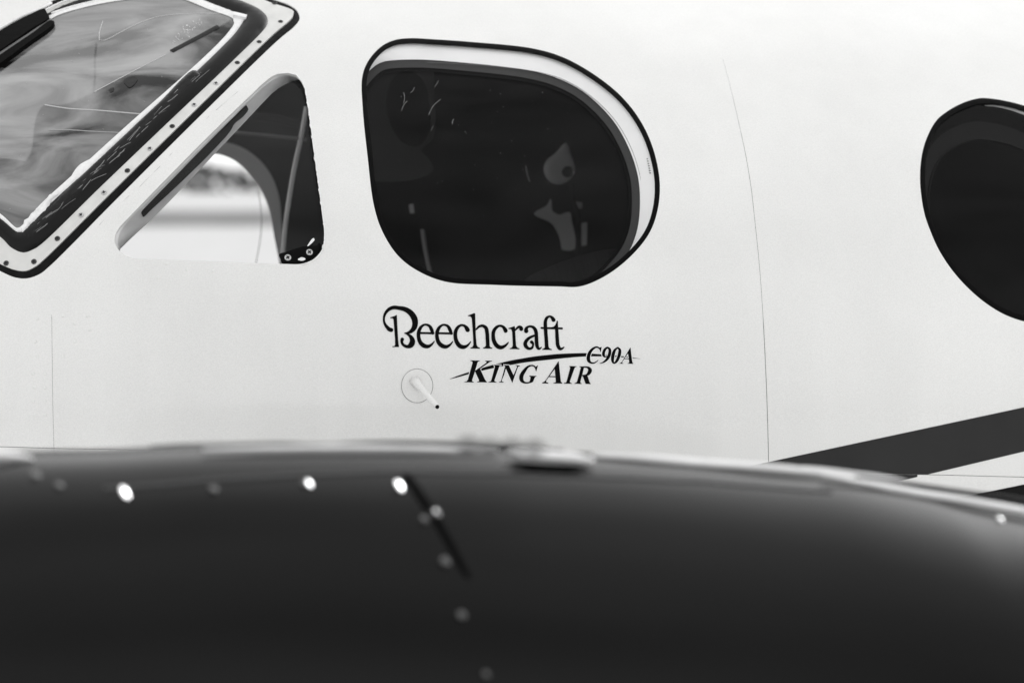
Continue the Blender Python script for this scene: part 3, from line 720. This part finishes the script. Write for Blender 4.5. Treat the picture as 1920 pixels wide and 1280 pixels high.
# ------------------------------------------------------------------ lettering
lettering = part('lettering', AP, 'black vinyl lettering and swoosh below the side window')
UID = [0]; SCL = [1.0]
def glyph(name, items, org, sc, halo=False, char=None):
    SCL[0] = sc; Vs, Fs = [], []; Hs, HF = [], []
    def add(P2, tris, off, VV, FF):
        q = hit(P2, S_near); n = normals(q, S_near); UID[0] += 1
        q = q + n * (off + 0.000004 * (UID[0] % 12)); t = orient(q, np.array(tris), n); k = sum(len(v) for v in VV)
        VV.append(q); FF.extend([tuple(int(a) + k for a in f) for f in t])
    def poly(p):
        p = np.array(p, float); V2, T = triang([p], np.zeros((0, 2))); c = V2[T].mean(1); T = T[inside(c, p)]
        return V2, T
    def stroke(pts, grow=0.0):
        s = smooth([(x, y, w) for x, y, w in pts], 8, False)
        p = s[:, :2]; t = np.gradient(p, axis=0); t /= np.linalg.norm(t, axis=1)[:, None] + 1e-9
        nn = np.stack([-t[:, 1], t[:, 0]], 1); hw = (s[:, 2:3] / 2 + grow + 0.30 / SCL[0])
        a, b = p + nn * hw, p - nn * hw; n = len(p)
        P = np.vstack([a, b]); T = []
        for i in range(n - 1): T += [(i, i + 1, n + i + 1), (i, n + i + 1, n + i)]
        # round ends
        for e, sg in ((0, -1), (n - 1, 1)):
            k = len(P); r = hw[e, 0]; c = p[e]; a0 = math.atan2(nn[e, 1], nn[e, 0]); arc = []
            for j in range(9):
                an = a0 - sg * math.pi * j / 8
                arc.append(c + r * np.array([math.cos(an), math.sin(an)]))
            P = np.vstack([P, [c], arc]); T += [(k, k + 1 + j, k + 2 + j) for j in range(8)]
        return P, np.array(T)
    O = np.array(org)
    for it in items:
        if len(it[0]) == 3: P, T = stroke(it)
        else: P, T = poly(it)
        add(P * sc + O, T, 0.0007, Vs, Fs)
        if halo:
            g = 1.25 / sc
            if len(it[0]) == 3: P, T = stroke(it, g)
            else:
                p = np.array(it, float); P, T = poly(inset(p, -g))
            add(P * sc + O, T, 0.00055, Hs, HF)
    mesh_obj(name, np.vstack(Vs), Fs, M_ink, lettering, sm=False)
    if halo: mesh_obj('letter_outline', np.vstack(Hs), HF, M_halo, lettering, sm=False)

A0, AS = (700, 560), 0.13542
B_ = [[(247,432,52),(222,424,52),(190,392,42),(160,350,32),(145,290,24),(160,215,32),(212,150,42),(280,122,48),(345,127,50),(440,147,62),(520,200,74),(568,275,80),(578,335,76),(562,405,66),(515,455,44),(462,474,20),(432,476,8)],
      [(432,476,8),(472,490,22),(520,530,46),(541,590,70),(520,640,70),(470,662,42),(415,638,34),(393,595,34),(400,562,46)],
      [(278,285),(262,268),(238,270),(232,258),(290,240),(325,223),(330,330),(342,560),(355,668),(262,668),(262,657),(290,655),(302,640),(300,560),(288,400)]]
glyph('letter_b', B_, A0, AS)
E_ = [[(650,474,24),(700,475,24),(800,477,24),(835,477,20)],
      [(822,478,34),(805,425,44),(772,375,34),(715,358,24),(662,390,36),(631,450,46),(625,520,46),(648,600,52),(698,648,56),(755,660,46),(808,632,26),(843,590,10)]]
def sh(items, dx, dy): return [[(p[0] + dx, p[1] + dy) + tuple(p[2:]) for p in it] for it in items]
glyph('letter_e', E_, A0, AS); glyph('letter_e', sh(E_, 255, 3), A0, AS)
glyph('letter_c', [[(1305,432,56),(1290,405,50),(1262,376,32),(1220,365,26),(1170,395,38),(1140,450,46),(1135,520,48),(1155,600,54),(1200,655,56),(1255,668,48),(1310,640,26),(1346,595,10)]], A0, AS)
glyph('letter_h', [[(1308,232),(1355,215),(1395,198),(1410,208),(1412,300),(1418,500),(1430,640),(1445,665),(1475,678),(1475,690),(1343,688),(1343,678),(1372,665),(1385,640),(1382,560),(1372,400),(1362,270),(1345,245),(1312,240)],
      [(1424,425,16),(1460,388,28),(1510,374,34),(1558,405,46),(1574,470,48),(1580,560,48),(1584,650,48)],
      [(1518,688),(1518,678),(1545,665),(1560,645),(1606,645),(1620,668),(1645,680),(1645,691)]], A0, AS)
D0, DS = (900, 580), 0.08854
glyph('letter_c', [[(542,452,80),(515,400,66),(470,358,48),(410,348,42),(342,385,60),(290,460,68),(278,560,72),(300,680,80),(365,775,84),(445,805,76),(525,772,50),(578,725,30),(600,695,12)]], D0, DS)
glyph('letter_r', [[(600,398),(660,378),(732,352),(740,380),(745,470),(755,640),(762,760),(785,805),(835,825),(835,842),(625,838),(628,825),(675,805),(692,770),(688,640),(680,480),(665,430),(645,415),(602,412)],
      [(748,440,22),(785,395,40),(830,368,50),(866,392,74),(872,414,78)]], D0, DS)
glyph('letter_a', [[(978,457,86),(976,420,74),(1005,375,44),(1065,360,42),(1130,382,56),(1178,450,68),(1192,560,70),(1198,700,72),(1215,795,64),(1250,835,42),(1300,802,14)],
      [(1165,550,36),(1085,580,46),(1005,635,62),(957,715,72),(975,785,72),(1040,830,50),(1095,815,48),(1122,765,34),(1118,715,46),(1092,692,66)]], D0, DS)
glyph('letter_f', [[(1556,224,78),(1530,182,62),(1480,148,36),(1422,172,52),(1385,250,64),(1386,400,70),(1400,600,70),(1412,790,74)],
      [(1300,392,34),(1400,396,34),(1500,398,34)], [(1315,855),(1315,842),(1365,815),(1378,780),(1448,780),(1468,820),(1520,845),(1520,858)]], D0, DS)
glyph('letter_t', [[(1640,238),(1650,260),(1650,300),(1655,400),(1560,400),(1480,384),(1560,365),(1598,325),(1618,270),(1625,242)],
      [(1500,399,34),(1620,401,34),(1735,403,34)],
      [(1622,400,62),(1628,520,66),(1636,650,70),(1648,760,70),(1690,832,60),(1740,828,36),(1778,796,12)]], D0, DS)
K0, KS = (860, 665), 0.072917
glyph('letter_k', [[(300,140),(545,148),(543,160),(500,175),(485,200),(420,420),(345,650),(355,685),(390,697),(390,710),(145,705),(148,692),(200,680),(235,640),(300,400),(355,200),(345,170),(302,156)],
      [(672,148),(862,153),(858,168),(800,185),(560,352),(432,438),(410,425),(430,400),(700,212),(715,190),(705,170),(675,162)],
      [(425,435),(545,345),(610,490),(680,640),(725,695),(725,710),(470,705),(472,692),(520,675),(520,650),(430,455)]], K0, KS, halo=True)
I_ = [[(905,256),(1095,262),(1092,274),(1050,290),(1030,340),(920,650),(930,685),(972,698),(970,712),(760,707),(764,694),(820,680),(840,640),(928,310),(925,285),(905,270)]]
glyph('letter_i', I_, K0, KS, halo=True)
glyph('letter_n', [[(1150,258),(1290,266),(1350,400),(1422,545),(1395,650),(1382,722),(1372,715),(1188,300),(1175,280),(1152,272)],
      [(1185,310),(1215,345),(1165,520),(1108,650),(1115,685),(1158,698),(1158,711),(1030,708),(1035,697),(1080,680),(1095,640)],
      [(1458,262),(1575,276),(1572,290),(1535,302),(1510,350),(1400,662),(1382,722),(1375,600),(1410,520),(1500,305),(1490,285),(1460,276)]], K0, KS, halo=True)
L0 = (980, 665)
glyph('letter_g', [[(348,405,10),(332,340,28),(285,285,26),(215,276,30),(130,310,48),(50,400,76),(-15,500,92),(-38,580,96),(-25,650,86),(20,700,52),(90,720,30),(160,712,30),(235,690,30)],
      [(168,536),(357,541),(352,553),(315,572),(295,620),(265,697),(180,722),(165,700),(185,660),(202,575),(172,551)],
      [(345,300),(380,275),(397,262),(372,340),(352,420),(335,415),(315,330)]], L0, KS)
glyph('letter_a', [[(915,170),(926,174),(950,400),(980,685),(1015,720),(1015,736),(788,736),(790,722),(845,705),(852,680),(820,335)],
      [(908,178),(835,345),(605,660),(600,695),(655,720),(655,736),(495,731),(498,718),(560,685),(600,640),(880,222)],
      [(665,545),(850,550),(850,574),(648,570)]], L0, KS)
glyph('letter_i', sh(I_, 292, 32), L0, KS)
glyph('letter_r', [[(1452,296),(1582,300),(1540,470),(1480,690),(1488,722),(1517,734),(1515,747),(1328,741),(1332,729),(1385,710),(1405,660),(1492,335),(1485,315),(1455,308)],
      [(1540,314,26),(1640,316,30),(1700,340,62),(1730,395,90),(1700,472,76),(1635,520,38),(1540,532,26)],
      [(1545,525),(1655,515),(1690,610),(1718,700),(1745,738),(1742,752),(1620,747),(1600,700),(1545,548)]], L0, KS)
M0, MS = (1080, 640), 0.067708
glyph('letter_c', [[(678,285,8),(665,225,24),(620,170,34),(560,157,40),(470,200,58),(390,290,78),(342,420,90),(350,525,86),(400,582,50),(480,598,32),(560,562,22),(612,515,8)],
      [(645,170),(712,148),(682,292),(664,285)]], M0, MS, halo=True)
glyph('digit_nine', [[(870,166,38),(805,215,62),(762,310,74),(765,385,70),(800,424,34),(855,412,26)],
      [(870,166,38),(925,210,62),(935,300,76),(900,420,78),(835,515,60),(745,580,32),(652,606,6)]], M0, MS, halo=True)
glyph('digit_zero', [[(1155,172,34),(1080,230,60),(1030,350,84),(1010,480,80),(1020,565,60),(1055,602,34),(1110,560,60),(1170,450,76),(1205,330,80),(1208,230,66),(1155,172,34)]], M0, MS, halo=True)
glyph('letter_a', [[(1498,170),(1510,165),(1530,350),(1560,580),(1588,608),(1585,622),(1422,617),(1425,605),(1465,590),(1468,560),(1435,320)],
      [(1495,178),(1440,330),(1285,560),(1275,592),(1308,603),(1305,617),(1205,614),(1210,600),(1250,580),(1275,550),(1470,215)],
      [(1330,468),(1460,472),(1460,492),(1320,490)]], M0, MS, halo=True)
top = [(843,710.4),(860,703.6),(879,697.3),(902,690.2),(923,684),(933,681.5),(957.7,675.6),(980,671.6),(1000,668.3),(1024,665.5),(1050,663.2),(1080,662),(1099.6,661.8),(1109,662.8),(1127,664),(1154.5,666.2),(1169,667.6),(1185.6,670),(1200.5,672.3)]
bot = [(843,710.8),(860,706.6),(879,701.2),(902,695.2),(923,690.4),(933,688.2),(957.7,684),(980,679.9),(1000,677.4),(1024,674.8),(1050,672),(1080,669.2),(1099.6,668.1),(1109,668),(1127,668),(1154.5,668.9),(1169,669.8),(1185.6,671.2),(1200.5,672.7)]
tp = smooth(top, 4, False); bt = smooth(bot, 4, False); n_ = min(len(tp), len(bt))
def res(p, n):
    s = np.linspace(0, 1, n); k = np.linspace(0, 1, len(p)); return np.stack([np.interp(s, k, p[:, 0]), np.interp(s, k, p[:, 1])], 1)
xs = np.linspace(843, 1200.5, 110)
tq = np.stack([xs, np.interp(xs, tp[:, 0], tp[:, 1])], 1); bq = np.stack([xs, np.interp(xs, bt[:, 0], bt[:, 1])], 1)
q = put(np.vstack([tq, bq]), S_near, 0.0004)
mesh_obj('swoosh', q, [(i, 110 + i, 111 + i, i + 1) for i in range(109)], M_ink, lettering, sm=False)

# ------------------------------------------------------------------ drain probe
th = np.linspace(0, 2 * np.pi, 48, endpoint=False)
cx, cy = 782, 723
ringo = np.stack([cx + 30 * np.cos(th), cy + 32.3 * np.sin(th)], 1)
probe = pad('probe_base', inset(ringo, 1.2), [], S_near, M_white, AP, off=0.0009, step=10, label='flush round base of the small white probe')
M_line = pm('base_gap', 0.30, 0.7, var=.5, vscale=50)
pad('base_gap', ringo, [inset(ringo, 1.25)], S_near, M_line, probe, off=0.0003, step=20)
p0 = Vector(put([(778, 714)], S_near, 0)[0]); p1 = Vector(hit([(821, 763.5)], shifted(S_near, -0.085))[0])
tube('probe_tube', [p0, p0.lerp(p1, .12), p0.lerp(p1, .3), p0.lerp(p1, .93), p0.lerp(p1, .97)], [0.011, 0.0075, 0.0058, 0.0052, 0.004], M_white, probe, seg=20)
tube('probe_tip', [p0.lerp(p1, .955), p0.lerp(p1, .965), p0.lerp(p1, .99), p0.lerp(p1, 1.01)], [0.003, 0.0038, 0.0036, 0.001], M_seal, probe, seg=14)
ax = (p1 - p0).normalized(); side = (ax.cross(Vector(FWD))).normalized(); tocam = -(Vector(FWD))
for t in (.55, .78):
    c = p0.lerp(p1, t) + tocam * 0.0052 - side * .0012
    tube('probe_mark', [c - side * .0016 - ax * .0008, c + side * .0008 + ax * .0006], 0.0008, M_seal, probe, seg=5)

# ------------------------------------------------------------------ engine nacelle
YC, RY, RZ = -1.62, 0.37, 0.43
crest_px = [(-500,900),(-300,870),(-100,850),(0,843),(100,840),(200,838),(300,833),(400,829),(600,826),(800,827),(900,830),(1000,837),(1200,851),(1400,869),(1560,885),(1700,908),(1800,930),(1920,955),(2100,1000),(2300,1060),(2600,1170)]
cq = smooth(crest_px, 20, False) + np.array([0, 6.0])
cp = hit(cq, plane(YC), 1.0, 6.0)
CX, CZ = cp[:, 0], cp[:, 2]
def ztop(x): return np.interp(x, CX, CZ)
def scale_x(x):
    # narrows to the rear, rounds in at the intake
    return 1.0 - 0.02 * np.clip((x - 0.3) / 1.0, 0, 1) ** 2
def nac(x, th):
    s = scale_x(x); zt = ztop(x)
    return np.stack([x, YC - RY * s * np.cos(th), zt - RZ + RZ * np.sin(th)], -1)
def nac_n(x, th):
    e = 1e-3
    a = nac(x + e, th) - nac(x - e, th); b = nac(x, th + e) - nac(x, th - e)
    n = np.cross(b, a); n /= np.linalg.norm(n, axis=-1)[..., None]
    # outward: away from the axis
    c = np.stack([x, YC + 0 * x, ztop(x) - RZ], -1); d = nac(x, th) - c
    sg = np.sign(np.einsum('...i,...i->...', n, d))[..., None]
    return n * sg
def nac_patch(name, x0, x1, t0, t1, mat, parent, off=0.0, nx=60, ntt=60, label=None):
    X, Tt = np.meshgrid(np.linspace(x0, x1, nx), np.linspace(t0, t1, ntt))
    X, Tt = X.ravel(), Tt.ravel(); n = nac_n(X, Tt); P = nac(X, Tt) + n * off
    Fc = [(j * nx + i, j * nx + i + 1, (j + 1) * nx + i + 1, (j + 1) * nx + i) for j in range(ntt - 1) for i in range(nx - 1)]
    return mesh_obj(name, P, Fc, mat, parent, nrm=n, label=label)
def project(P):
    d = P - C0; z = d @ FW
    return np.stack([960 + FPX * (d @ RIGHT) / z, 640 - FPX * (d @ UP) / z], -1)
# lookup from picture position to (x, theta) on the near face
_X, _T = np.meshgrid(np.linspace(-1.3, 1.3, 521), np.linspace(-0.6, 1.50, 421))
_PX = project(nac(_X.ravel(), _T.ravel()))
def nac_at(px, py):
    i = np.argmin((_PX[:, 0] - px) ** 2 + (_PX[:, 1] - py) ** 2); return _X.ravel()[i], _T.ravel()[i]
XN0, XN1 = float(CX[0]), float(CX[-1])
nacelle = nac_patch('engine_nacelle', XN0, XN1, -math.pi, math.pi, M_nac, AP, nx=160, ntt=140, label='glossy dark engine nacelle, out of focus in the foreground')
def nac_line(name, px, width, mat, off=0.0006, step=14, label=None):
    s = smooth(px, step, False); st = np.array([nac_at(a, b) for a, b in s])
    # smooth the lookup
    k = np.ones(5) / 5; pad_ = np.pad(st, ((2, 2), (0, 0)), 'edge'); st = np.stack([np.convolve(pad_[:, i], k, 'valid') for i in range(2)], 1)
    P = nac(st[:, 0], st[:, 1]); n = nac_n(st[:, 0], st[:, 1]); t = np.gradient(P, axis=0); t /= np.linalg.norm(t, axis=1)[:, None]
    s_ = np.cross(n, t); w2 = np.asarray(width) / 2 if np.ndim(width) == 0 else np.interp(np.linspace(0, 1, len(P)), np.linspace(0, 1, len(width)), width)[:, None] / 2
    A = P + s_ * w2 + n * off; B = P - s_ * w2 + n * off; A2 = A - n * (off + .001); B2 = B - n * (off + .001); m = len(P)
    V = np.vstack([A, B, A2, B2]); Fc = []
    for i in range(m - 1): Fc += [(i, i + 1, m + i + 1, m + i), (i, 2 * m + i, 2 * m + i + 1, i + 1), (m + i, m + i + 1, 3 * m + i + 1, 3 * m + i)]
    return mesh_obj(name, V, Fc, mat, nacelle, label=label)
nac_line('cowl_joint', [(190,917),(300,909),(420,899),(560,891),(700,886),(760,885),(900,887),(1050,891),(1200,897),(1400,909),(1560,922)], 0.010, M_gap, label='dark joint along the top of the cowling')
M_strap = pm('strap_black', 0.002, 0.6, spec=.02)
nac_line('cowl_strap', [(758,888),(785,922),(812,962),(838,1005),(860,1045),(880,1090)], [0.010] * 3 + [0.009, .007, .003], M_strap, off=0.003, label='dark strap running down the cowling')
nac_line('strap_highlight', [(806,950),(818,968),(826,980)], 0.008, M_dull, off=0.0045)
# fasteners: shallow domes, tilted toward the sun and camera so they glint
def dome(name, r, R, mat):
    n, rings = 20, 8; V, Fc = [], []; amax = math.asin(min(.99, r / R))
    for j in range(rings + 1):
        a = amax * (1 - j / rings)
        if j == rings: V.append((0, 0, R - R * math.cos(amax))); break
        for i in range(n): V.append((R * math.sin(a) * math.cos(6.2832 * i / n), R * math.sin(a) * math.sin(6.2832 * i / n), R * math.cos(a) - R * math.cos(amax)))
    for j in range(rings - 1):
        for i in range(n): Fc.append((j * n + i, j * n + (i + 1) % n, (j + 1) * n + (i + 1) % n, (j + 1) * n + i))
    for i in range(n): Fc.append(((rings - 1) * n + i, (rings - 1) * n + (i + 1) % n, len(V) - 1))
    me = bpy.data.meshes.new(name); me.from_pydata(V, [], Fc); me.materials.append(mat); me.polygons.foreach_set('use_smooth', [True] * len(Fc)); me.update(); return me
for (x, y, r, R, mat, wgt) in [(235,928,.0076,.030,M_glint,1),(752,915,.0076,.032,M_glint,1),(580,910,.0048,.018,M_glint,1),(568,909,.0040,.016,M_dull,1),(817,963,.0045,.014,M_glint,1),(795,976,.005,.024,M_dull,1),(65,894,.006,.024,M_dull,1),
        (111,912,.005,.02,M_dull,1),(403,919,.005,.022,M_dull,1),(833,1055,.006,.02,M_dull,1),(868,1152,.005,.022,M_dull,1),(908,1262,.004,.02,M_dull,1),(1876,975,.005,.008,M_glint,1)]:
    tx, tt = nac_at(x, y); P = Vector(nac(np.array(tx), np.array(tt))); N = Vector(nac_n(np.array(tx), np.array(tt)))
    hvec = ((Vector(C0) - P).normalized() + sdir).normalized()
    ax_ = N.lerp(hvec, 0.45 if mat is M_dull else wgt).normalized()
    sink = r * math.sin(N.angle(ax_)) * 0.6
    place(dome('fastener', r, R, mat), 'fastener', P + N * (0.0012 + sink), ax_, nacelle)
# things on the crest
def crest_rail(name, px, r, mat, dy=0.0, dz=0.0, label=None):
    s = smooth(px, 10, False); q = hit(s, plane(YC + dy), 1.0, 6.0); q[:, 2] += dz
    rr = [r * min(1, 0.35 + 3.0 * min(i, len(q) - 1 - i) / len(q)) for i in range(len(q))]
    return tube(name, q, rr, mat, nacelle, seg=10, label=label)
crest_rail('crest_moulding', [(280,837),(420,834),(520,832),(600,832)], 0.0026, M_rubber, 0.03)
crest_rail('crest_moulding', [(620,832),(760,832),(860,834),(960,838),(1058,845)], 0.0038, M_seal, 0.03, label='thin dark moulding along the crest')
for (x, y, r) in [(878,826,.0085),(918,829,.007),(960,831,.0085),(1002,833,.0085)]:
    q = hit([(x - 18, y + 9), (x - 8, y + 7), (x, y + 6), (x + 8, y + 7), (x + 18, y + 9)], plane(YC + .03), 1, 6); tube('moulding_lug', q, [r * .2, r * .5, r * .65, r * .5, r * .2], M_seal, nacelle, seg=10)
crest_rail('pale_crest_strip', [(380,842),(520,840),(700,839),(820,841),(935,845)], 0.0030, M_nac_white, -0.05, label='pale raised strip on the crest')  # pale tubes lying along the crest
crest_rail('cowl_latch', [(950,849),(985,851),(1040,855),(1090,860),(1114,864)], 0.0066, M_nac_white, -0.07, label='pale cowl latch handle lying on the crest')
crest_rail('latch_shadow', [(962,866),(1000,873),(1060,876),(1100,876)], 0.0036, M_strap, -0.09)  # dark tube put in for the shadow beneath the latch
crest_rail('pale_crest_strip', [(1110,853),(1200,858),(1320,868),(1440,876),(1520,884),(1600,893)], 0.0048, M_nac_white, -0.03)
crest_rail('pale_crest_strip', [(1540,888),(1600,900),(1660,912),(1730,925),(1800,936),(1920,957),(2050,985)], 0.0046, M_nac_white, -0.05)
crest_rail('crest_moulding', [(1610,899),(1690,912),(1800,928),(1920,945),(2000,962)], 0.0036, M_rubber, 0.03, 0.004)
crest_rail('pale_crest_strip', [(1500,876),(1560,884),(1640,894),(1700,903)], 0.0040, M_nac_white, 0.06)

crest_rail('pale_crest_strip', [(-80,852),(-20,852),(30,855),(62,860)], 0.0045, M_nac_white, -0.05)
# wing stub carrying the nacelle, below the frame
def wing():
    V, Fc = [], []; n = 24
    for y, c0, c1, zc in ((0.35, -0.35, 1.75, -0.62), (YC, -0.30, 1.65, -0.50)):
        for i in range(n):
            a = 2 * math.pi * i / n; u = (1 - math.cos(a)) / 2; tk = 0.14 * math.sin(a) * (1 - u) ** 0.35 * (c1 - c0) / 2.2
            V.append((c0 + (c1 - c0) * u, y, zc + tk))
    Fc = [(i, (i + 1) % n, n + (i + 1) % n, n + i) for i in range(n)] + [tuple(range(n)), tuple(range(2 * n - 1, n - 1, -1))]
    return mesh_obj('wing', V, Fc, M_white, AP, label='white wing running out below the nacelle')
wing()
